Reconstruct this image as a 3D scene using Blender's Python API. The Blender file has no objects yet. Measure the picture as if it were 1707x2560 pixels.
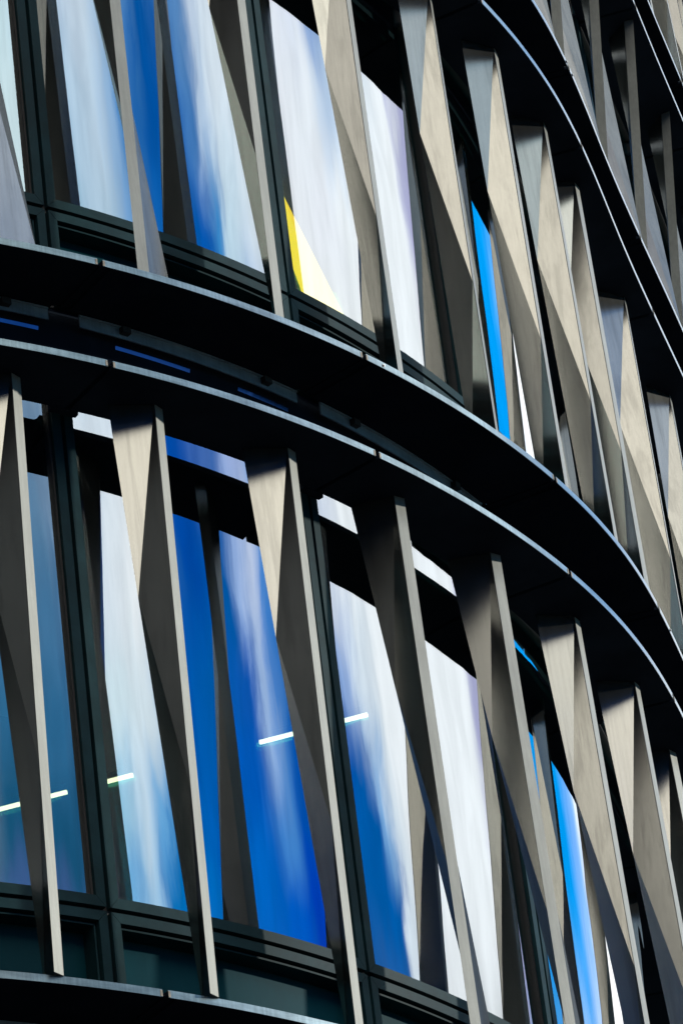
import bpy, bmesh, math, random
from mathutils import Vector, Matrix
random.seed(7)
R = math.radians
scene = bpy.context.scene
COL = scene.collection

# ------------------------------------------------------------------ camera
PITCH, ROLL, FPX = 0.514413, -0.127873, 11294.04      # focal length in pixels of the 1707 x 2560 photograph
cam_d = bpy.data.cameras.new("camera")
cam = bpy.data.objects.new("camera", cam_d)
COL.objects.link(cam)
ca, sa, cr, sr = math.cos(PITCH), math.sin(PITCH), math.cos(ROLL), math.sin(ROLL)
fwd = Vector((0, ca, sa)); up0 = Vector((0, -sa, ca)); rt0 = Vector((1, 0, 0))
rt = rt0 * cr + up0 * sr; up = -rt0 * sr + up0 * cr
m = Matrix.Identity(4)
for i in range(3):
    m[i][0] = rt[i]; m[i][1] = up[i]; m[i][2] = -fwd[i]
cam.matrix_world = m
cam_d.sensor_fit = 'VERTICAL'
cam_d.sensor_height = 24.0
cam_d.lens = FPX / 2560.0 * 24.0
cam_d.clip_start = 0.1
cam_d.clip_end = 2000
scene.camera = cam
scene.render.resolution_x, scene.render.resolution_y = 682, 1024

# ------------------------------------------------------------------ view
scene.view_settings.view_transform = 'Standard'
scene.view_settings.look = 'None'
scene.view_settings.gamma = 1
scene.view_settings.exposure = 1.0

# ------------------------------------------------------------------ sun
SUN_AZ, SUN_EL = 6.0, 13.0          # azimuth counted from +X towards +Y
sd = bpy.data.lights.new("sun", 'SUN')
sd.energy = 2.0
sd.angle = R(2.0)
sd.color = (1.0, 0.95, 0.86)
sun = bpy.data.objects.new("sun", sd)
COL.objects.link(sun)
sv = Vector((math.cos(R(SUN_AZ)) * math.cos(R(SUN_EL)), math.sin(R(SUN_AZ)) * math.cos(R(SUN_EL)), math.sin(R(SUN_EL))))
sun.rotation_euler = sv.to_track_quat('Z', 'Y').to_euler()
sun.location = sv * 60

# ------------------------------------------------------------------ world: Nishita sky with banks of streaky cloud
world = bpy.data.worlds.new("World")
scene.world = world
world.use_nodes = True
nt = world.node_tree
nt.nodes.clear()

def N(tree, typ, **kw):
    n = tree.nodes.new(typ)
    for k, v in kw.items():
        if k == 'ins':
            for a, b in v.items():
                if isinstance(b, bpy.types.NodeSocket):
                    tree.links.new(b, n.inputs[a])
                else:
                    n.inputs[a].default_value = b
        else:
            setattr(n, k, v)
    return n

def M_(tree, op, a, b=0.0, c=None, clamp=False):
    n = tree.nodes.new('ShaderNodeMath'); n.operation = op; n.use_clamp = clamp
    for i, v in enumerate((a, b) if c is None else (a, b, c)):
        if isinstance(v, bpy.types.NodeSocket): tree.links.new(v, n.inputs[i])
        else: n.inputs[i].default_value = v
    return n.outputs[0]

def ramp(tree, fac, stops, interp='EASE'):
    n = tree.nodes.new('ShaderNodeValToRGB')
    n.color_ramp.interpolation = interp
    el = n.color_ramp.elements
    while len(el) < len(stops): el.new(0.5)
    for e, (p, c) in zip(el, stops):
        e.position = p
        e.color = (c, c, c, 1) if not hasattr(c, '__len__') else (*c, 1)
    tree.links.new(fac, n.inputs[0])
    return n.outputs[0]

def mixc(tree, fac, a, b, blend='MIX'):
    n = tree.nodes.new('ShaderNodeMix'); n.data_type = 'RGBA'; n.blend_type = blend; n.clamp_factor = True
    for i, v in ((0, fac), (6, a), (7, b)):
        if isinstance(v, bpy.types.NodeSocket): tree.links.new(v, n.inputs[i])
        else: n.inputs[i].default_value = v if not hasattr(v, '__len__') else (*v, 1) if len(v) == 3 else v
    return n.outputs[2]

tc = N(nt, 'ShaderNodeTexCoord')
sep = N(nt, 'ShaderNodeSeparateXYZ', ins={0: tc.outputs['Generated']})
AZ = M_(nt, 'MULTIPLY', M_(nt, 'ARCTAN2', sep.outputs[1], sep.outputs[0]), 180 / math.pi)
EL = M_(nt, 'MULTIPLY', M_(nt, 'ARCSINE', sep.outputs[2]), 180 / math.pi)
cv = N(nt, 'ShaderNodeCombineXYZ', ins={0: AZ, 1: EL, 2: 0.0})
def noise(scale_vec, scale, detail, rough, dist=0.0):
    mp = N(nt, 'ShaderNodeMapping', ins={0: cv.outputs[0]}); mp.inputs['Scale'].default_value = scale_vec
    n = N(nt, 'ShaderNodeTexNoise', ins={'Vector': mp.outputs[0], 'Scale': scale, 'Detail': detail, 'Roughness': rough, 'Distortion': dist})
    return n.outputs['Fac']
wob = noise((1, 1, 1), 0.16, 3, 0.5)
wisp = noise((1, 0.9, 1), 0.55, 5, 0.6, 0.3)
wel = noise((1, 1, 1), 0.22, 4, 0.55)
# clear Nishita sky, deepened as through a polarising filter
sky = N(nt, 'ShaderNodeTexSky', sky_type='NISHITA')
sky.sun_disc = False
sky.sun_elevation = R(SUN_EL)
sky.sun_rotation = R(90.0 - SUN_AZ)
sky.air_density = 1.0; sky.dust_density = 0.3; sky.ozone_density = 3.0
col = mixc(nt, 1.0, sky.outputs[0], (0.03, 0.28, 0.70), 'MULTIPLY')

# the cloudy part of the sky the facade looks at: colours by compass direction, one row for each height above the horizon
CLOUD = 12.0
AZ0, AZ1 = -46.0, 66.0
def lin(c): return (c * CLOUD, c * CLOUD * .99, c * CLOUD * .96) if not hasattr(c, '__len__') else tuple(((v / 255) / 12.92 if v <= 10 else ((v / 255 + .055) / 1.055) ** 2.4) * CLOUD for v in c)
W1, W2, LV = (240, 245, 248), (222, 234, 244), (168, 170, 205)
B1, B2, B3, B4 = (0, 93, 172), (0, 80, 172), (0, 114, 186), (0, 150, 232)
HZ, HW = (78, 92, 98), (120, 124, 122)
ROWS = [
 (19.0, [(-46, HW), (-30, HZ), (-10, HZ), (10, HZ), (20, HW), (30, HW), (40, HZ), (52, W2), (60, W1)]),
 (24.6, [(-40, (66, 92, 142)), (-24, (60, 88, 138)), (-18, (120, 180, 228)), (-14, (165, 208, 240)), (-12.3, B3), (-8, (0, 110, 195)), (0, (0, 104, 200)), (4, (0, 92, 198)), (7, (0, 62, 184)), (13, B1), (18.4, B1), (20.2, W2), (22.5, W1), (27, W1), (34, W1), (36, LV), (37, LV), (39, B4), (53, B4), (56.5, (120, 175, 242)), (59, W1), (65, 1.1)]),
 (25.8, [(-40, (24, 82, 116)), (-24, (26, 84, 122)), (-19, (150, 205, 235)), (-15, (205, 228, 245)), (-12.2, (110, 175, 225)), (-11, B3), (-8, (0, 100, 188)), (0, (0, 90, 188)), (4, (70, 138, 212)), (7, B2), (12, B2), (16.2, B1), (18.3, (120, 170, 220)), (20, W2), (22.5, W1), (27, W1), (34, W1), (36, LV), (37, LV), (39, B4), (53, B4), (56.5, (120, 175, 242)), (59, W1), (65, 1.1)]),
 (27.4, [(-40, (50, 106, 146)), (-24, (44, 100, 142)), (-19, (215, 236, 244)), (-13, (225, 240, 248)), (-10.6, (90, 160, 215)), (-9, (0, 88, 178)), (-4, B1), (0.5, (10, 88, 180)), (3, (160, 190, 232)), (5, (70, 130, 205)), (7, B1), (12, (30, 100, 178)), (15, (150, 178, 224)), (18, W2), (21.5, W1), (27, W1), (34, W1), (36, LV), (37, LV), (39, B4), (53, B4), (56.5, (120, 175, 242)), (59, W1), (65, 1.1)]),
 (29.0, [(-40, (80, 120, 158)), (-24, (70, 116, 156)), (-19, W2), (-12, W1), (-9.6, (40, 110, 185)), (-6, (0, 76, 170)), (-1, B1), (1.2, (150, 180, 228)), (3, (196, 210, 238)), (5.5, (60, 130, 205)), (8, B1), (11, (90, 130, 200)), (14, (216, 226, 242)), (18, W1), (24, W1), (28, W1), (34, W1), (36, LV), (37, LV), (39, B4), (53, B4), (56.5, (120, 175, 242)), (59, W1), (65, 1.1)]),
 (31.0, [(-40, (112, 136, 165)), (-24, (110, 140, 170)), (-19, W2), (-12, W2), (-9.6, (40, 110, 185)), (-6, (0, 76, 170)), (-1, (70, 110, 180)), (2, (160, 180, 226)), (6, (110, 160, 220)), (9, (120, 160, 215)), (14, (218, 228, 242)), (18, W1), (22, W1), (28, W1), (34, W1), (36, LV), (37, LV), (39, B4), (53, B4), (56.5, (120, 175, 242)), (59, W1), (65, 1.1)]),
 (33.0, [(-40, (212, 234, 240)), (-24, (214, 236, 241)), (-19, (140, 185, 212)), (-13, (176, 206, 226)), (-9, (120, 170, 220)), (-6.5, (20, 100, 180)), (-2, B1), (1, (0, 90, 182)), (3.4, (60, 140, 205)), (5.5, (196, 222, 238)), (9, W2), (14, (236, 240, 246)), (20, (236, 240, 247)), (24, W1), (28, W1), (34, W1), (36, LV), (37, LV), (39, B4), (55.5, B4), (58, (120, 175, 242)), (60, W1), (65, 1.1)]),
 (34.8, [(-40, (216, 238, 242)), (-24, (216, 238, 243)), (-19, (158, 194, 220)), (-13, (196, 218, 236)), (-10, (150, 185, 220)), (-8, (60, 130, 195)), (-5, (0, 84, 166)), (-1.5, (20, 92, 170)), (0.8, (70, 126, 190)), (3, (186, 208, 232)), (6, W2), (9, W2), (14, (236, 240, 246)), (20, (234, 240, 246)), (23, (190, 212, 238)), (27, W2), (34, W1), (36, LV), (37, LV), (39, B4), (55.5, B4), (58, (120, 175, 242)), (60, W1), (65, 1.1)]),
 (36.6, [(-40, (205, 232, 240)), (-24, (206, 232, 240)), (-19, (178, 202, 228)), (-13, (208, 224, 238)), (-10, (160, 192, 222)), (-7.5, (80, 135, 195)), (-5, (0, 84, 160)), (-1.5, (70, 124, 186)), (0.8, (90, 140, 195)), (3, (200, 216, 236)), (6, W2), (9, W2), (14, (236, 240, 246)), (19, (222, 230, 246)), (22.5, (60, 118, 192)), (26, (130, 170, 218)), (34, W1), (36, LV), (37, LV), (39, B4), (55.5, B4), (58, (120, 175, 242)), (60, W1), (65, 1.1)]),
]
ROWS.append((41.5, [(-46, 1.5), (-10, 1.4), (10, 1.2), (25, 1.0), (34, .9), (40, .8), (55, 1.2), (64, 1.8)]))
azw = M_(nt, 'ADD', AZ, M_(nt, 'ADD', M_(nt, 'MULTIPLY', M_(nt, 'SUBTRACT', wob, 0.5), 3.0), M_(nt, 'MULTIPLY', M_(nt, 'SUBTRACT', wisp, 0.5), 3.4)))
elw = M_(nt, 'ADD', EL, M_(nt, 'MULTIPLY', M_(nt, 'SUBTRACT', wel, 0.5), 3.4))
pf = M_(nt, 'DIVIDE', M_(nt, 'SUBTRACT', azw, AZ0), AZ1 - AZ0, clamp=True)
bank = None; pe = None
for e_, row in ROWS:
    rc = ramp(nt, pf, [((a - AZ0) / (AZ1 - AZ0), lin(c)) for a, c in row], 'EASE')
    if bank is None: bank = rc
    else:
        f_ = N(nt, 'ShaderNodeMapRange', interpolation_type='SMOOTHSTEP', ins={0: elw, 1: pe, 2: e_}).outputs[0]
        bank = mixc(nt, f_, bank, rc)
    pe = e_
bank = mixc(nt, 1.0, bank, ramp(nt, wisp, [(.3, .90), (.7, 1.06)]), 'MULTIPLY')
def window(spec):
    w = 1.0
    for src, lo_, hi_ in spec:
        w = M_(nt, 'MULTIPLY', w, N(nt, 'ShaderNodeMapRange', interpolation_type='SMOOTHSTEP', ins={0: src, 1: lo_, 2: hi_}).outputs[0])
    return w
col = mixc(nt, window(((AZ, -46.0, -40.0), (AZ, 112.0, 92.0), (EL, 52.0, 42.0), (EL, 6.0, 13.0))), col, bank)
# warm bright patch added to the sky behind the viewer to light the fins
WARM = 27.0
wm = M_(nt, 'MULTIPLY', window(((AZ, -121.0, -88.0), (AZ, -32.0, -42.0), (EL, 60.0, 50.0), (EL, 24.0, 28.0))), ramp(nt, wob, [(.3, .75), (.65, 1.0)]))
wm = M_(nt, 'MULTIPLY', wm, N(nt, 'ShaderNodeMapRange', ins={0: EL, 1: 32.0, 2: 41.0, 3: 1.0, 4: 0.66}).outputs[0])
col = mixc(nt, wm, col, (1.0 * WARM, 0.915 * WARM, 0.77 * WARM))
bg = N(nt, 'ShaderNodeBackground', ins={'Color': col, 'Strength': 0.10})
wo = N(nt, 'ShaderNodeOutputWorld', ins={0: bg.outputs[0]})

# ------------------------------------------------------------------ materials
def new_mat(name):
    mt = bpy.data.materials.new(name); mt.use_nodes = True
    t = mt.node_tree; t.nodes.clear()
    out = t.nodes.new('ShaderNodeOutputMaterial')
    return mt, t, out

def metal(name, base, var=0.12, metallic=0.0, rough=0.5, scale=(6, 6, 1.2), streak=0.0, bump=0.0, grain=0.0, spec=0.5, stain=0.0):
    mt, t, out = new_mat(name)
    tc = N(t, 'ShaderNodeTexCoord')
    mp = N(t, 'ShaderNodeMapping', ins={0: tc.outputs['Object']}); mp.inputs['Scale'].default_value = scale
    n1 = N(t, 'ShaderNodeTexNoise', ins={'Vector': mp.outputs[0], 'Scale': 1.0, 'Detail': 6, 'Roughness': 0.65})
    dark = tuple(c * (1 - var) for c in base); lite = tuple(c * (1 + var) for c in base)
    col = mixc(t, ramp(t, n1.outputs['Fac'], [(.3, 0.), (.7, 1.)]), dark, lite)
    if streak:
        mp2 = N(t, 'ShaderNodeMapping', ins={0: tc.outputs['Object']}); mp2.inputs['Scale'].default_value = (60, 60, 1.5)
        n2 = N(t, 'ShaderNodeTexNoise', ins={'Vector': mp2.outputs[0], 'Scale': 1.0, 'Detail': 4, 'Roughness': 0.6})
        s = ramp(t, n2.outputs['Fac'], [(.35, 1 - streak), (.65, 1.)])
        col = mixc(t, 1.0, col, s, 'MULTIPLY')
    if grain:
        n3 = N(t, 'ShaderNodeTexNoise', ins={'Vector': tc.outputs['Object'], 'Scale': 260.0, 'Detail': 2})
        g = ramp(t, n3.outputs['Fac'], [(.3, 1 - grain), (.7, 1 + 0 * grain)])
        col = mixc(t, 1.0, col, g, 'MULTIPLY')
    spt = None
    if stain:
        spt = (0.30, 0.33, 0.37, 1)
        # each piece its own tone, with soft water marks running down it
        oi = N(t, 'ShaderNodeObjectInfo')
        col = mixc(t, 1.0, col, ramp(t, oi.outputs['Random'], [(0., 1 - stain * .6), (1., 1.0)], 'LINEAR'), 'MULTIPLY')
        sh = N(t, 'ShaderNodeVectorMath', operation='ADD', ins={0: tc.outputs['Object']})
        t.links.new(M_(t, 'MULTIPLY', oi.outputs['Random'], 50.0), sh.inputs[1])
        mp4 = N(t, 'ShaderNodeMapping', ins={0: sh.outputs[0]}); mp4.inputs['Scale'].default_value = (14, 14, 1.1)
        n4 = N(t, 'ShaderNodeTexNoise', ins={'Vector': mp4.outputs[0], 'Scale': 1.0, 'Detail': 5, 'Roughness': 0.62, 'Distortion': 0.5})
        col = mixc(t, 1.0, col, ramp(t, n4.outputs['Fac'], [(.36, 1 - stain), (.52, 1.)]), 'MULTIPLY')
    b = N(t, 'ShaderNodeBsdfPrincipled', ins={'Base Color': col, 'Metallic': metallic, 'Roughness': rough, 'Specular IOR Level': spec})
    if spt: b.inputs['Specular Tint'].default_value = spt
    rr = N(t, 'ShaderNodeMapRange', ins={0: n1.outputs['Fac'], 3: max(.05, rough - .04), 4: rough + .05})
    t.links.new(rr.outputs[0], b.inputs['Roughness'])
    if bump:
        bn = N(t, 'ShaderNodeBump', ins={'Height': n1.outputs['Fac'], 'Strength': bump, 'Distance': 0.01})
        t.links.new(bn.outputs[0], b.inputs['Normal'])
    t.links.new(b.outputs[0], out.inputs[0])
    return mt

MT = {}
MT['fin'] = metal('fin_aluminium', (0.268, 0.274, 0.258), 0.06, 0.95, 0.23, (3.2, 3.2, 1.6), streak=0.07, grain=0.10, spec=0.25, stain=0.16)
MT['fin_edge'] = metal('fin_edge_brushed', (0.20, 0.208, 0.19), 0.12, 0.6, 0.58, (5, 5, 1.6), streak=0.12, grain=0.12)
MT['seam'] = metal('dark_seam', (0.02, 0.022, 0.022), 0.1, 0, 0.6)
MT['trim'] = metal('edge_trim_metal', (0.15, 0.20, 0.22), 0.22, 1.0, 0.33, (3, 3, 20), streak=0.22, grain=0.1)
MT['soffit'] = metal('dark_soffit_paint', (0.010, 0.014, 0.021), 0.2, 0, 0.7, (2, 2, 2), spec=0.0)
MT['frame'] = metal('dark_anodised_frame', (0.008, 0.027, 0.032), 0.25, 0.0, 0.45, (4, 4, 4), grain=0.1, spec=0.06)
MT['gasket'] = metal('black_gasket', (0.008, 0.008, 0.008), 0.1, 0, 0.7)
MT['infill'] = metal('teal_infill_glass', (0.003, 0.034, 0.044), 0.15, 0.0, 0.4, (2, 2, 1), spec=0.03)
MT['rail'] = metal('grey_rail_metal', (0.2, 0.27, 0.31), 0.2, 0.3, 0.45, (5, 5, 12), streak=0.15)
MT['inside'] = metal('interior_plaster', (0.06, 0.07, 0.08), 0.08, 0, 0.8)
MT['insidedark'] = metal('interior_dark', (0.02, 0.022, 0.025), 0.08, 0, 0.8)
MT['polished'] = metal('glint_strip_metal', (0.10, 0.12, 0.22), 0.1, 1.0, 0.12)  # bluish metal of the added strips that imitate sky reflections
MT['steel'] = metal('bolt_steel', (0.45, 0.45, 0.43), 0.1, 1.0, 0.3)
MT['paving'] = metal('asphalt', (0.05, 0.05, 0.05), 0.3, 0, 0.9, (2, 2, 2))
MT['slate'] = metal('dark_slate', (0.04, 0.042, 0.044), 0.3, 0, 0.8, (3, 3, 8))
MT['brick'] = metal('dark_brick', (0.13, 0.14, 0.14), 0.3, 0, 0.85, (3, 3, 8))

def glass_mat(name, base_refl, tint, refl_tint):
    """reflective glazing: part mirror (stronger at a glancing angle), the rest see-through"""
    mt, t, out = new_mat(name)
    tc = N(t, 'ShaderNodeTexCoord')
    mp = N(t, 'ShaderNodeMapping', ins={0: tc.outputs['Object']}); mp.inputs['Scale'].default_value = (3.0, 3.0, 0.9)
    n = N(t, 'ShaderNodeTexNoise', ins={'Vector': mp.outputs[0], 'Scale': 1.0, 'Detail': 1.5, 'Roughness': 0.4})
    bn = N(t, 'ShaderNodeBump', ins={'Height': n.outputs['Fac'], 'Strength': 0.10, 'Distance': 0.02})
    lw = N(t, 'ShaderNodeFresnel', ins={'IOR': 1.5})
    fac = M_(t, 'ADD', base_refl, M_(t, 'MULTIPLY', lw.outputs[0], 1.0 - base_refl), clamp=True)
    g = N(t, 'ShaderNodeBsdfGlossy', ins={'Color': (*refl_tint, 1), 'Roughness': 0.0, 'Normal': bn.outputs[0]})
    tr = N(t, 'ShaderNodeBsdfTransparent', ins={'Color': (*tint, 1)})
    mx = N(t, 'ShaderNodeMixShader', ins={0: fac, 1: tr.outputs[0], 2: g.outputs[0]})
    t.links.new(mx.outputs[0], out.inputs[0])
    return mt
MT['glass'] = glass_mat('coated_glass', 0.34, (0.80, 0.92, 0.92), (0.95, 0.98, 1.0))
MT['glass2'] = glass_mat('inner_glass', 0.12, (0.62, 0.80, 0.82), (0.12, 0.75, 0.62))

def emit(name, c, s):
    mt, t, out = new_mat(name)
    e = N(t, 'ShaderNodeEmission', ins={0: (*c, 1), 1: s}); t.links.new(e.outputs[0], out.inputs[0])
    return mt
MT['lamp'] = emit('lamp_diffuser', (1.0, 0.80, 0.46), 2.0)
MT['yellow'] = emit('yellow_luminous_ceiling', (1.0, 0.50, 0.015), 1.7)

# ------------------------------------------------------------------ plan curve of the facade (outer edge of the ledges)
KN = [0.167737, 0.147253, 0.117863, 0.138876, -0.036379, 0.015521, -0.014463, 0.03, 0.02, 0.02]
X0, Y0, TH0 = -1.851862, 18.669362, 0.479362
DS = 0.02; SMIN, SMAX = -8.0, 23.0
def kap(s):
    if s <= 0: return KN[0]
    u = s / (17.0 / 9.0); i = min(int(u), 8); f = min(u - i, 1.0)
    return KN[i] * (1 - f) + KN[i + 1] * f
def integrate(s1):
    n = int(round(abs(s1) / DS)); sg = 1 if s1 > 0 else -1
    x, y, th = X0, Y0, TH0
    res = [(0.0, x, y, th)]
    for j in range(n):
        s = sg * j * DS
        k = 0.5 * (kap(s) + kap(s + sg * DS))
        thm = th + sg * k * DS / 2
        x += sg * math.cos(thm) * DS; y += sg * math.sin(thm) * DS; th += sg * k * DS
        res.append((s + sg * DS, x, y, th))
    return res
PL = list(reversed(integrate(SMIN)))[:-1] + integrate(SMAX)
def plan(s):
    u = (s - SMIN) / DS; i = max(0, min(int(u), len(PL) - 2)); f = u - i
    a, b = PL[i], PL[i + 1]
    return tuple(a[j] * (1 - f) + b[j] * f for j in (1, 2, 3))
def pos(s, o):
    x, y, th = plan(s)
    return Vector((x - o * math.sin(th), y + o * math.cos(th)))
def P3(s, o, z):
    p = pos(s, o); return Vector((p.x, p.y, z))

GROUND = -1.6
ZU = [8.466607, 12.466607, 16.390067, 20.298898, 24.2]         # top of each floor ledge
GAP = 0.604789
ZL = [z - GAP for z in ZU]                                       # top of each hood ledge, just under it
OFFU = [0.074, 0.0, 0.0, 0.02, 0.02]                             # how far each level steps back
TH_ = 0.035
OG, OS = 0.50, 0.44                                              # glass line, inner edge of the ledges
SEAMS = [-2.60, -0.83, 0.95, 2.72, 4.57, 6.36, 8.50, 10.55, 12.55, 14.6, 16.7, 18.8, 20.9]

# ------------------------------------------------------------------ mesh helpers
def obj(name, bm, mats, parent=None, smooth=False):
    me = bpy.data.meshes.new(name)
    bmesh.ops.recalc_face_normals(bm, faces=bm.faces[:])
    bm.to_mesh(me); bm.free()
    for mm in (mats if isinstance(mats, (list, tuple)) else [mats]): me.materials.append(mm)
    if smooth:
        for p in me.polygons: p.use_smooth = True
    o = bpy.data.objects.new(name, me); COL.objects.link(o)
    if parent is not None: o.parent = parent
    return o

def tag(o, label=None, cat=None, group=None, kind=None):
    if label: o['label'] = label
    if cat: o['category'] = cat
    if group: o['group'] = group
    if kind: o['kind'] = kind
    return o

def srange(s0, s1, step=0.06):
    n = max(1, int(math.ceil(abs(s1 - s0) / step)))
    return [s0 + (s1 - s0) * i / n for i in range(n + 1)]

def trap(bm, lo, hi, z0, z1, o0, o1, mi=0, step=0.06):
    """curved bar between offsets o0 (outer) and o1 (inner); its ends slope from lo=(s,s) at z0 to hi=(s,s) at z1"""
    n = max(1, int(math.ceil(max(abs(lo[1] - lo[0]), abs(hi[1] - hi[0])) / step)))
    rows = []
    for i in range(n + 1):
        f = i / n
        a = lo[0] + (lo[1] - lo[0]) * f; b = hi[0] + (hi[1] - hi[0]) * f
        rows.append([bm.verts.new(P3(a, o0, z0)), bm.verts.new(P3(b, o0, z1)), bm.verts.new(P3(b, o1, z1)), bm.verts.new(P3(a, o1, z0))])
    fs = []
    for r0, r1 in zip(rows, rows[1:]):
        for k in range(4):
            fs.append(bm.faces.new((r0[k], r1[k], r1[(k + 1) % 4], r0[(k + 1) % 4])))
    fs.append(bm.faces.new(rows[0])); fs.append(bm.faces.new(rows[-1]))
    for f in fs: f.material_index = mi
def bar(bm, s0, s1, z0, z1, o0, o1, mi=0, step=0.06): trap(bm, (s0, s1), (s0, s1), z0, z1, o0, o1, mi, step)

def frame_ring(bm, s0, s1, z0, z1, w, o0, o1, mi=0, g=0.0012):
    trap(bm, (s0 + g, s1 - g), (s0 + w + g, s1 - w - g), z0, z0 + w, o0, o1, mi)
    trap(bm, (s0 + w + g, s1 - w - g), (s0 + g, s1 - g), z1 - w, z1, o0, o1, mi)
    for a, b in ((s0, s0 + w), (s1, s1 - w)):
        vs = [P3(a, o0, z0 + g), P3(a, o0, z1 - g), P3(b, o0, z1 - w - g), P3(b, o0, z0 + w + g)]
        vb = [P3(a, o1, z0 + g), P3(a, o1, z1 - g), P3(b, o1, z1 - w - g), P3(b, o1, z0 + w + g)]
        va = [bm.verts.new(v) for v in vs]; vc = [bm.verts.new(v) for v in vb]
        fs = [bm.faces.new(va), bm.faces.new(vc)] + [bm.faces.new((va[k], va[(k + 1) % 4], vc[(k + 1) % 4], vc[k])) for k in range(4)]
        for f in fs: f.material_index = mi

def sheet(bm, s0, s1, z0, z1, o, mi=0, step=0.03, nz=1):
    prev = None
    for s in srange(s0, s1, step):
        row = [bm.verts.new(P3(s, o, z0 + (z1 - z0) * k / nz)) for k in range(nz + 1)]
        if prev:
            for k in range(nz):
                bm.faces.new((prev[k], row[k], row[k + 1], prev[k + 1])).material_index = mi
        prev = row

# ------------------------------------------------------------------ ground
bm = bmesh.new()
vs = [bm.verts.new((x, y, GROUND)) for x, y in ((-400, -400), (400, -400), (400, 400), (-400, 400))]
bm.faces.new(vs)
tag(obj('ground', bm, MT['paving']), kind='structure')

# ------------------------------------------------------------------ the building
B = bpy.data.objects.new('office_building', None); COL.objects.link(B)
p = pos(3.0, 3.0); B.location = (p.x, p.y, GROUND)
bpy.context.view_layer.update()
BINV = Matrix.Translation(-B.location)
tag(B, 'curved office building with dark ledges, reflecting windows and rows of twisted pale metal fins', 'building')
def part(name, bm, mats, parent=B, smooth=False):
    if parent is B: bm.transform(BINV)
    else: bm.transform(BINV)
    return obj(name, bm, mats, parent, smooth)

# ledges -----------------------------------------------------------------
def ledge(z, off, floor, s0, s1, first, last, bolt=None):
    g = 0.016
    a, b = s0 + g, s1 - g
    bm = bmesh.new()
    lead = 0.004
    e = 0.055
    if floor:
        # panel with a shallow rebate along both joints and a dark batten behind the joint
        bar(bm, a + e, b - e, z - TH_ + 0.001, z - 0.001, off + lead, off + OS)
        bar(bm, a, a + e, z - TH_ + 0.014, z - 0.001, off + lead, off + OS)
        bar(bm, b - e, b, z - TH_ + 0.014, z - 0.001, off + lead, off + OS)
        bar(bm, b, b + 2 * g, z - 0.014, z - 0.004, off + 0.03, off + OS - 0.002, 0)
    else:
        bar(bm, a, b, z - TH_ + 0.001, z - 0.001, off + lead, off + OS)
        bar(bm, b, b + 2 * g, z - 0.014, z - 0.004, off + 0.02, off + OS - 0.002, 0)
    lp = part('ledge_panel', bm, MT['soffit'])
    bm = bmesh.new()
    bar(bm, a, b, z - TH_, z, off, off + lead, 0, 0.05)
    bar(bm, a, b, z, z + 0.003, off, off + 0.05, 0, 0.05)
    part('edge_trim', bm, MT['trim'], lp)
    # dirty caps at both ends of the trim
    for q0, q1 in ((a, a + 0.012), (b - 0.012, b)):
        bm = bmesh.new()
        bar(bm, q0, q1, z - TH_ + 0.002, z - 0.002, off - 0.0015, off)
        part('end_cap', bm, MT['cap'], lp)
    if floor:
        bm = bmesh.new()
        r0, r1 = s0 + 0.14, s1 - 0.06
        bar(bm, r0, r1, z - TH_ - 0.075, z - TH_ + 0.002, off + OS + 0.004, off + OS + 0.012)
        bar(bm, r0, r1, z - TH_ - 0.014, z - TH_ - 0.004, off + OS - 0.004, off + OS + 0.004)
        rl = part('hanger_rail', bm, MT['rail'], lp)
        for q in (0.40, 1.42):
            bm = bmesh.new()
            bar(bm, s0 + q, s0 + q + 0.055, z - TH_ - 0.055, z - TH_ - 0.018, off + OS - 0.03, off + OS + 0.004)
            part('clip', bm, MT['gasket'], rl) if False else part('clip', bm, MT['gasket'], lp)
    if bolt:
        for sb in bolt:
            bm = bmesh.new()
            c = P3(sb, off, z - TH_ / 2); n = (pos(sb, off - 0.02) - pos(sb, off)).normalized(); n3 = Vector((n.x, n.y, 0))
            for r0, d0, d1 in ((0.010, 0.0, 0.003), (0.0062, 0.003, 0.008)):
                mt_ = Matrix.Translation(c + n3 * (d0 + d1) / 2) @ n3.to_track_quat('Z', 'Y').to_matrix().to_4x4()
                bmesh.ops.create_cone(bm, cap_ends=True, segments=12, radius1=r0, radius2=r0, depth=d1 - d0, matrix=mt_)
            part('bolt', bm, MT['steel'], lp)
    return lp
MT['cap'] = metal('weathered_cap', (0.16, 0.14, 0.11), 0.45, 0.2, 0.6, (40, 40, 60))

BOLTS = {(1, 3): [2.875], (1, 5): [6.675], (2, 5): [6.46], (2, 4): [6.30]}
for lv in range(5):
    for i in range(len(SEAMS) - 1):
        ledge(ZU[lv], OFFU[lv], True, SEAMS[i], SEAMS[i + 1], i == 0, i == len(SEAMS) - 2, BOLTS.get((lv, i)))
        ledge(ZL[lv], OFFU[lv], False, SEAMS[i], SEAMS[i + 1], i == 0, i == len(SEAMS) - 2)
# brackets bridging ledge and glass at each joint
for lv in range(5):
    for s in SEAMS[1:-1]:
        for z in (ZL[lv], ):
            bm = bmesh.new()
            o0, o1 = OFFU[lv] + OS + 0.001, OFFU[lv] + OG - 0.006
            vs = [(s - 0.10, o0), (s - 0.085, o0 + .012), (s - 0.085, o1), (s + 0.085, o1), (s + 0.085, o0 + .02), (s + 0.06, o0)]
            lo = [bm.verts.new(P3(a, o, z - TH_)) for a, o in vs]; hi_ = [bm.verts.new(P3(a, o, z - 0.004)) for a, o in vs]
            bm.faces.new(lo); bm.faces.new(hi_)
            for k in range(6): bm.faces.new((lo[k], lo[(k + 1) % 6], hi_[(k + 1) % 6], hi_[k]))
            part('bracket', bm, MT['soffit'])

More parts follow.
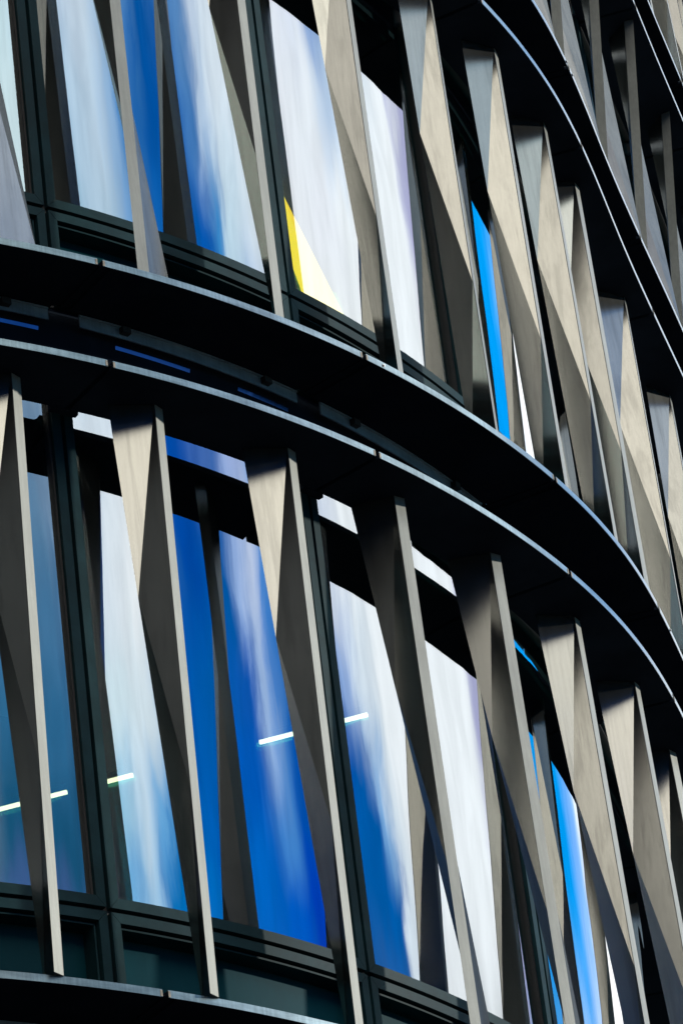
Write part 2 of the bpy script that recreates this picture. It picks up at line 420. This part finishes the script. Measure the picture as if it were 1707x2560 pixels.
# windows ---------------------------------------------------------------
SILL = 0.60
for lv in range(4):
    off = 0.5 * (OFFU[lv] + OFFU[lv + 1])
    zb = ZU[lv]; zt = ZL[lv + 1] + 0.17
    for i in range(len(SEAMS) - 1):
        s0, s1 = SEAMS[i] + 0.012, SEAMS[i + 1] - 0.012
        og = off + OG
        z0 = zb + SILL + 0.012
        bm = bmesh.new()
        frame_ring(bm, s0, s1, z0, zt, 0.055, og - 0.045, og + 0.06, 0)
        frame_ring(bm, s0 + 0.056, s1 - 0.056, z0 + 0.056, zt - 0.056, 0.012, og - 0.022, og + 0.05, 1)
        w = part('window', bm, [MT['frame'], MT['gasket']])
        bm = bmesh.new()
        sheet(bm, s0 + 0.06, s1 - 0.06, z0 + 0.06, zt - 0.06, og, 0)
        sheet(bm, s0 + 0.06, s1 - 0.06, z0 + 0.06, zt - 0.06, og + 0.03, 1)
        part('pane', bm, [MT['glass'], MT['glass2']], w, True)
        # spandrel below the sill: frame, bead and recessed infill
        bm = bmesh.new()
        z1 = zb + SILL - 0.012; zs = zb + 0.004
        frame_ring(bm, s0, s1, zs, z1, 0.052, og - 0.045, og + 0.06, 0)
        frame_ring(bm, s0 + 0.062, s1 - 0.062, zs + 0.062, z1 - 0.062, 0.010, og - 0.02, og + 0.10, 0)
        sp = part('spandrel_frame', bm, MT['frame'])
        bm = bmesh.new()
        bar(bm, s0 + 0.05, s1 - 0.05, zs + 0.05, z1 - 0.05, og + 0.085, og + 0.11)
        part('infill_panel', bm, MT['infill'], sp)
    # dark backing seen in the joints between frames, and the band closing the slot between the two ledges
    bm = bmesh.new()
    bar(bm, SEAMS[0], SEAMS[-1], zb + SILL - 0.02, zb + SILL + 0.02, off + OG - 0.01, off + OG + 0.05)
    for s in SEAMS[1:-1]:
        bar(bm, s - 0.02, s + 0.02, zb + 0.002, zb + SILL - 0.021, off + OG - 0.01, off + OG + 0.05)
        bar(bm, s - 0.02, s + 0.02, zb + SILL + 0.021, zt, off + OG - 0.01, off + OG + 0.05)
    part('joint_gasket', bm, MT['gasket'])
    bm = bmesh.new()
    bar(bm, SEAMS[0], SEAMS[-1], zt + 0.004, ZU[lv + 1] - 0.002, off + OG - 0.04, off + OG + 0.06)
    part('slab_edge', bm, MT['soffit'])
    # made-up polished strips, tipped downwards, standing in for sky reflections in the slot
    for sm in SEAMS[:-1]:
        for q0, q1 in ((0.40, 0.92), (1.28, 1.68)):
            bm = bmesh.new(); za = ZL[lv + 1] + 0.452; prev = None
            for sx in srange(sm + q0, sm + q1):
                row = [bm.verts.new(P3(sx, off + o_, z_)) for o_, z_ in ((0.457, za), (0.452, za + 0.02), (0.459, za + 0.02), (0.459, za))]
                if prev:
                    for k in range(4): bm.faces.new((prev[k], row[k], row[(k + 1) % 4], prev[(k + 1) % 4]))
                else: bm.faces.new(row)
                prev = row
            bm.faces.new(prev)
            part('sky_glint_strip', bm, MT['polished'])
# lowest wall under the photographed storeys
bm = bmesh.new()
bar(bm, SEAMS[0], SEAMS[-1], ZL[0] + 0.02, ZU[0] - 0.002, OFFU[0] + OG - 0.04, OFFU[0] + OG + 0.06)
part('slab_edge', bm, MT['soffit'])
bm = bmesh.new()
bar(bm, SEAMS[0], SEAMS[-1], GROUND, ZL[0] + 0.015, OFFU[0] + OG - 0.02, OFFU[0] + OG + 0.10)
part('base_wall', bm, MT['frame'])

# floors and ceilings inside
def slab(name, z0, z1, inset, mat):
    pts = [pos(s, inset) for s in srange(SEAMS[0], SEAMS[-1], 0.12)]
    pts += [Vector((-12, pts[-1].y)), Vector((-12, pts[0].y))]
    bm = bmesh.new()
    lo = [bm.verts.new((q.x, q.y, z0)) for q in pts]; hi_ = [bm.verts.new((q.x, q.y, z1)) for q in pts]
    bm.faces.new(lo); bm.faces.new(hi_)
    for k in range(len(pts)): bm.faces.new((lo[k], lo[(k + 1) % len(pts)], hi_[(k + 1) % len(pts)], hi_[k]))
    bmesh.ops.triangulate(bm, faces=[f for f in bm.faces if len(f.verts) > 4])
    return part(name, bm, mat)
for lv in range(5):
    slab('floor_slab', ZL[lv] + 0.02, ZU[lv] - 0.01, OFFU[lv] + OG + 0.13, MT['insidedark'])
a_, b_ = pos(SEAMS[0], 0.6), pos(SEAMS[-1], 0.6)
bm = bmesh.new()
def box(bm, x0, x1, y0, y1, z0, z1):
    bmesh.ops.create_cube(bm, size=1, matrix=Matrix.Translation(((x0 + x1) / 2, (y0 + y1) / 2, (z0 + z1) / 2)) @ Matrix.Diagonal((x1 - x0, y1 - y0, z1 - z0, 1)))
box(bm, -12.2, -12.0, a_.y, b_.y, GROUND, ZU[4])
box(bm, -12.0, b_.x, b_.y, b_.y + 0.2, GROUND, ZU[4])
box(bm, -12.0, a_.x, a_.y - 0.2, a_.y, GROUND, ZU[4])
part('back_wall', bm, MT['inside'])

# fins --------------------------------------------------------------------
WB, WC = 0.24, 0.068
def dirv(a, th): return Vector((math.cos(R(a) + th), math.sin(R(a) + th)))
def fin(lv, s1, o1, s2, o2, phi, at, ab):
    zt = ZL[lv + 1] - TH_ - 0.002; zb = ZU[lv] + 0.002
    o1 += OFFU[lv + 1] if lv else 0.0
    th1, th2 = plan(s1)[2], plan(s2)[2]
    B1, B2 = pos(s1, o1), pos(s2, o2)
    u1, u2 = dirv(at, th1), dirv(ab, th2)
    A1, A2 = B1 - u1 * WB, B2 - u2 * WB
    c1, c2 = dirv(phi, th1) * WC, dirv(phi, th2) * WC
    org = Vector((B2.x, B2.y, zb))
    def L(T, Bt, f):
        return Vector((T.x + (Bt.x - T.x) * f, T.y + (Bt.y - T.y) * f, zt + (zb - zt) * f)) - org
    bm = bmesh.new()
    Y = {}
    def v(key, T, Bt, f): Y[key] = bm.verts.new(L(T, Bt, f))
    F3 = (0, 1 / 3, 2 / 3, 1)
    e = 0.0045
    for j, f in enumerate(F3):
        v(('A', j), A1, A2, f); v(('B', j), B1, B2, f); v(('C', j), B1 + c1, B2 + c2, f); v(('D', j), A1 + c1, A2 + c2, f)
        uu = u1 * (1 - f) + u2 * f; uu.normalize()
        q = L(B1, B2, f); Y[('b', j)] = bm.verts.new(q - Vector((uu.x, uu.y, 0)) * e)
    def tri(*k, mi=0): bm.faces.new([Y[x] for x in k]).material_index = mi
    # folded face A-B : creases top B -> A at one third, A at one third -> B at two thirds, B at two thirds -> bottom A
    tri(('A', 0), ('b', 0), ('A', 1)); tri(('b', 0), ('b', 1), ('A', 1)); tri(('b', 1), ('b', 2), ('A', 1))
    tri(('A', 1), ('b', 2), ('A', 2)); tri(('A', 2), ('b', 2), ('A', 3)); tri(('b', 2), ('b', 3), ('A', 3))
    for j in range(3):
        tri(('b', j), ('B', j), ('B', j + 1), ('b', j + 1), mi=1)
        tri(('B', j), ('C', j), ('C', j + 1), ('B', j + 1), mi=2)
        tri(('D', j), ('A', j), ('A', j + 1), ('D', j + 1))
    tri(('D', 0), ('C', 0), ('D', 1)); tri(('C', 0), ('C', 1), ('D', 1)); tri(('C', 1), ('C', 2), ('D', 1))
    tri(('D', 1), ('C', 2), ('D', 2)); tri(('D', 2), ('C', 2), ('D', 3)); tri(('C', 2), ('C', 3), ('D', 3))
    tri(('A', 0), ('b', 0), ('B', 0), ('C', 0), ('D', 0)); tri(('A', 3), ('b', 3), ('B', 3), ('C', 3), ('D', 3))
    o = obj('sun_fin', bm, [MT['fin'], MT['seam'], MT['fin_edge']], B)
    o.location = org - B.location
    return o

FINS = [
    # lower storey in view: s and offset of the leading edge at the top, the same at the bottom, turn of the edge strip, of the blade at top and bottom
    (0, -1.31, .22, -1.45, .035, 24, -26, -106), (0, -0.40, .22, -0.55, .035, 25, -26, -104),
    (0, 0.5, .219, 0.35, .035, 26, -26, -104), (0, 1.35, .21, 1.175, .035, 21, -27, -116), (0, 2.25, .204, 2.05, .035, 12, -35, -124),
    (0, 3.1, .206, 2.9, .035, -13, -66, -158), (0, 4.025, .204, 3.775, .035, -20, -66, -162), (0, 5.025, .182, 4.75, .035, -2, -45, -142),
    (0, 6.0, .149, 5.72, .035, -8, -57, -142), (0, 6.98, .16, 6.65, .035, -24, -72, -160), (0, 8.0, .15, 7.6, .035, -20, -66, -158), (0, 9.0, .15, 8.5, .035, -10, -55, -146),
    # upper storey
    (1, -0.45, .19, -0.60, .05, -4, -50, -140), (1, 0.48, .19, 0.34, .05, -12, -60, -165),
    (1, 1.325, .19, 1.2, .035, -2, -55, -152), (1, 2.275, .19, 2.1, .035, 5, -40, -136), (1, 3.275, .19, 3.05, .035, 13, -33, -126),
    (1, 4.275, .19, 3.975, .035, 18, -26, -114), (1, 5.05, .139, 4.8, .035, 6, -33, -123), (1, 5.975, .147, 5.575, .035, 0, -44, -131),
    (1, 6.725, .133, 6.225, .035, -10, -54, -144), (1, 8.2, .131, 7.675, .035, 3, -38, -128), (1, 9.575, .137, 8.975, .035, 1, -31, -129), (1, 10.8, .137, 10.2, .035, 1, -35, -130),
    # third storey, on the straight side
    (2, 5.0, .15, 4.6, .2, -80, -128, -218), (2, 6.6, .13, 5.9, .24, -86, -134, -224),
    (2, 7.99, .12, 7.25, .25, -90, -137, -227), (2, 9.40, .12, 8.48, .25, -90, -137, -227), (2, 10.675, .119, 9.66, .25, -89, -137, -227), (2, 12.0, .134, 10.85, .25, -95, -140, -229), (2, 13.2, .134, 12.1, .25, -95, -140, -229),
    (2, 14.4, .134, 13.3, .25, -95, -140, -229), (2, 15.6, .134, 14.5, .25, -95, -140, -229),
    # fourth storey
    (3, 8.6, .135, 8.05, .035, 0, -40, -130),
    (3, 9.8, .135, 9.25, .035, 2, -38, -128),
    (3, 11.0, .135, 10.45, .035, 1, -39, -129),
    (3, 12.2, .135, 11.65, .035, -2, -42, -132),
    (3, 13.4, .135, 12.85, .035, 0, -40, -130),
    (3, 14.6, .135, 14.05, .035, 2, -38, -128),
    (3, 15.8, .135, 15.25, .035, 0, -40, -130),
    (3, 17.0, .135, 16.45, .035, 1, -39, -129),
    (3, 18.2, .135, 17.65, .035, 0, -40, -130),
    (3, 19.4, .135, 18.85, .035, 0, -40, -130),
]
for f in FINS: fin(*f)

# ------------------------------------------------------------------ lamps and the yellow ceiling inside
def lamp(x0, x1, z, label, p0=(-2.21, 23.83), p1=(0.0, 23.22)):
    def at(x):
        t = (x - p0[0]) / (p1[0] - p0[0]); return Vector((x, p0[1] + (p1[1] - p0[1]) * t))
    a, b = at(x0), at(x1); d = (b - a).normalized(); n = Vector((-d.y, d.x)) * 0.009
    root = bpy.data.objects.new('ceiling_light', None); COL.objects.link(root)
    root.location = ((a.x + b.x) / 2, (a.y + b.y) / 2, z)
    tag(root, label, 'ceiling light', 'linear lamps on the ceiling behind the lower windows')
    T = Matrix.Translation(-root.location)
    for nm, z0, z1, k, mt_ in (('diffuser', z, z + 0.02, 1.0, MT['lamp']), ('housing', z + 0.021, z + 0.06, 1.25, MT['steel'])):
        bm = bmesh.new()
        c = [a - n * k, b - n * k, b + n * k, a + n * k]
        lo = [bm.verts.new((q.x, q.y, z0)) for q in c]; hi_ = [bm.verts.new((q.x, q.y, z1)) for q in c]
        bm.faces.new(lo); bm.faces.new(hi_)
        for j in range(4): bm.faces.new((lo[j], lo[(j + 1) % 4], hi_[(j + 1) % 4], hi_[j]))
        bm.transform(T)
        obj(nm, bm, mt_, root)
    bm = bmesh.new()
    for q in (a.lerp(b, .2), a.lerp(b, .8)):
        box(bm, q.x - .004, q.x + .004, q.y - .004, q.y + .004, z + 0.061, ZL[1] + 0.02)
    bm.transform(T)
    obj('hanger', bm, MT['steel'], root)
ZLAMP = ZL[1] - 0.10
lamp(-3.4, -1.80, ZLAMP, 'long thin lit ceiling lamp behind the leftmost lower window')
lamp(-1.62, -1.40, ZLAMP, 'short lit ceiling lamp just right of the lower left window mullion')
lamp(-0.64, -0.42, ZLAMP, 'lit ceiling lamp behind the deep blue lower window')
lamp(-0.20, 0.0, ZLAMP, 'short lit ceiling lamp in the cloud reflecting lower window')

MT['blind'] = metal('blind_cloth', (0.16, 0.18, 0.2), 0.05, 0, 0.8, (3, 3, 3), spec=0.1)
def blind(s0, s1, z0, z1, o, label):
    root = bpy.data.objects.new('roller_blind', None); COL.objects.link(root); root.location = P3((s0 + s1) / 2, o, z1)
    tag(root, label, 'blind')
    T = Matrix.Translation(-root.location)
    bm = bmesh.new(); bar(bm, s0, s1, z0, z1 - .001, o, o + .004); bm.transform(T); obj('cloth', bm, MT['blind'], root)
    bm = bmesh.new(); bar(bm, s0 - .02, s1 + .02, z1, z1 + .07, o - .03, o + .04); bm.transform(T); obj('headbox', bm, MT['frame'], root)
    bm = bmesh.new(); bar(bm, s0 + .005, s1 - .005, z0 - .021, z0 - .001, o - .006, o + .010); bm.transform(T); obj('bottom_bar', bm, MT['frame'], root)
blind(0.16, 0.78, ZU[0] + 1.72, ZL[1] - .03, OFFU[0] + OG + .20, 'half lowered pale blind behind the leftmost lower window')

zy = ZL[2] - 0.10
quad = [(-0.16, 23.62), (-0.11, 23.72), (0.25, 25.6), (0.02, 25.6), (-0.13, 24.34), (-0.17, 23.9)]
bm = bmesh.new()
lo = [bm.verts.new((x, y, zy)) for x, y in quad]; hi_ = [bm.verts.new((x, y, zy + 0.05)) for x, y in quad]
bm.faces.new(lo); bm.faces.new(hi_)
for j in range(6): bm.faces.new((lo[j], lo[(j + 1) % 6], hi_[(j + 1) % 6], hi_[j]))
tag(obj('ceiling_panel', bm, MT['yellow']), 'glowing yellow ceiling band behind the upper middle window', 'ceiling panel')

# ------------------------------------------------------------------ unseen buildings, added to keep light off the left-facing fin faces
def light_blocker(x0, x1, y0, y1, h, label, face, wallmat):
    root = bpy.data.objects.new('blocker_building', None); COL.objects.link(root); root.location = ((x0 + x1) / 2, (y0 + y1) / 2, GROUND)
    tag(root, label, 'building')
    T = Matrix.Translation(-root.location)
    bm = bmesh.new(); box(bm, x0, x1, y0, y1, GROUND, h); bm.transform(T); obj('wall', bm, wallmat, root)
    bm = bmesh.new(); box(bm, x0 - .3, x1 + .3, y0 - .3, y1 + .3, h + .003, h + .8); bm.transform(T); obj('cornice', bm, MT['insidedark'], root)
    src = None
    for k in range(int((h - GROUND) // 3.6)):
        z = GROUND + 1.2 + 3.6 * k
        for j in range(10):
            if face == 'x':
                yy = y0 + (y1 - y0) * (j + .5) / 10; b = (x1 - .02, x1 + .06, yy - .8, yy + .8)
            else:
                xx = x0 + (x1 - x0) * (j + .5) / 10; b = (xx - .8, xx + .8, y1 - .02, y1 + .06)
            if src is None:
                bm = bmesh.new(); box(bm, *b, z, z + 1.9); c0 = Vector(((b[0] + b[1]) / 2, (b[2] + b[3]) / 2, z)); bm.transform(Matrix.Translation(-c0))
                src = obj('window', bm, MT['infill'], root); o = src
            else:
                o = src.copy(); COL.objects.link(o); o.parent = root
            o.location = Vector(((b[0] + b[1]) / 2, (b[2] + b[3]) / 2, z)) - root.location
light_blocker(-46, -13, -12, 70, 44, 'unseen dark slate building added on the left to block light', 'x', MT['slate'])
light_blocker(-46, -6, -40, -13, 40, 'unseen grey brick building added behind the viewer to block light', 'y', MT['brick'])
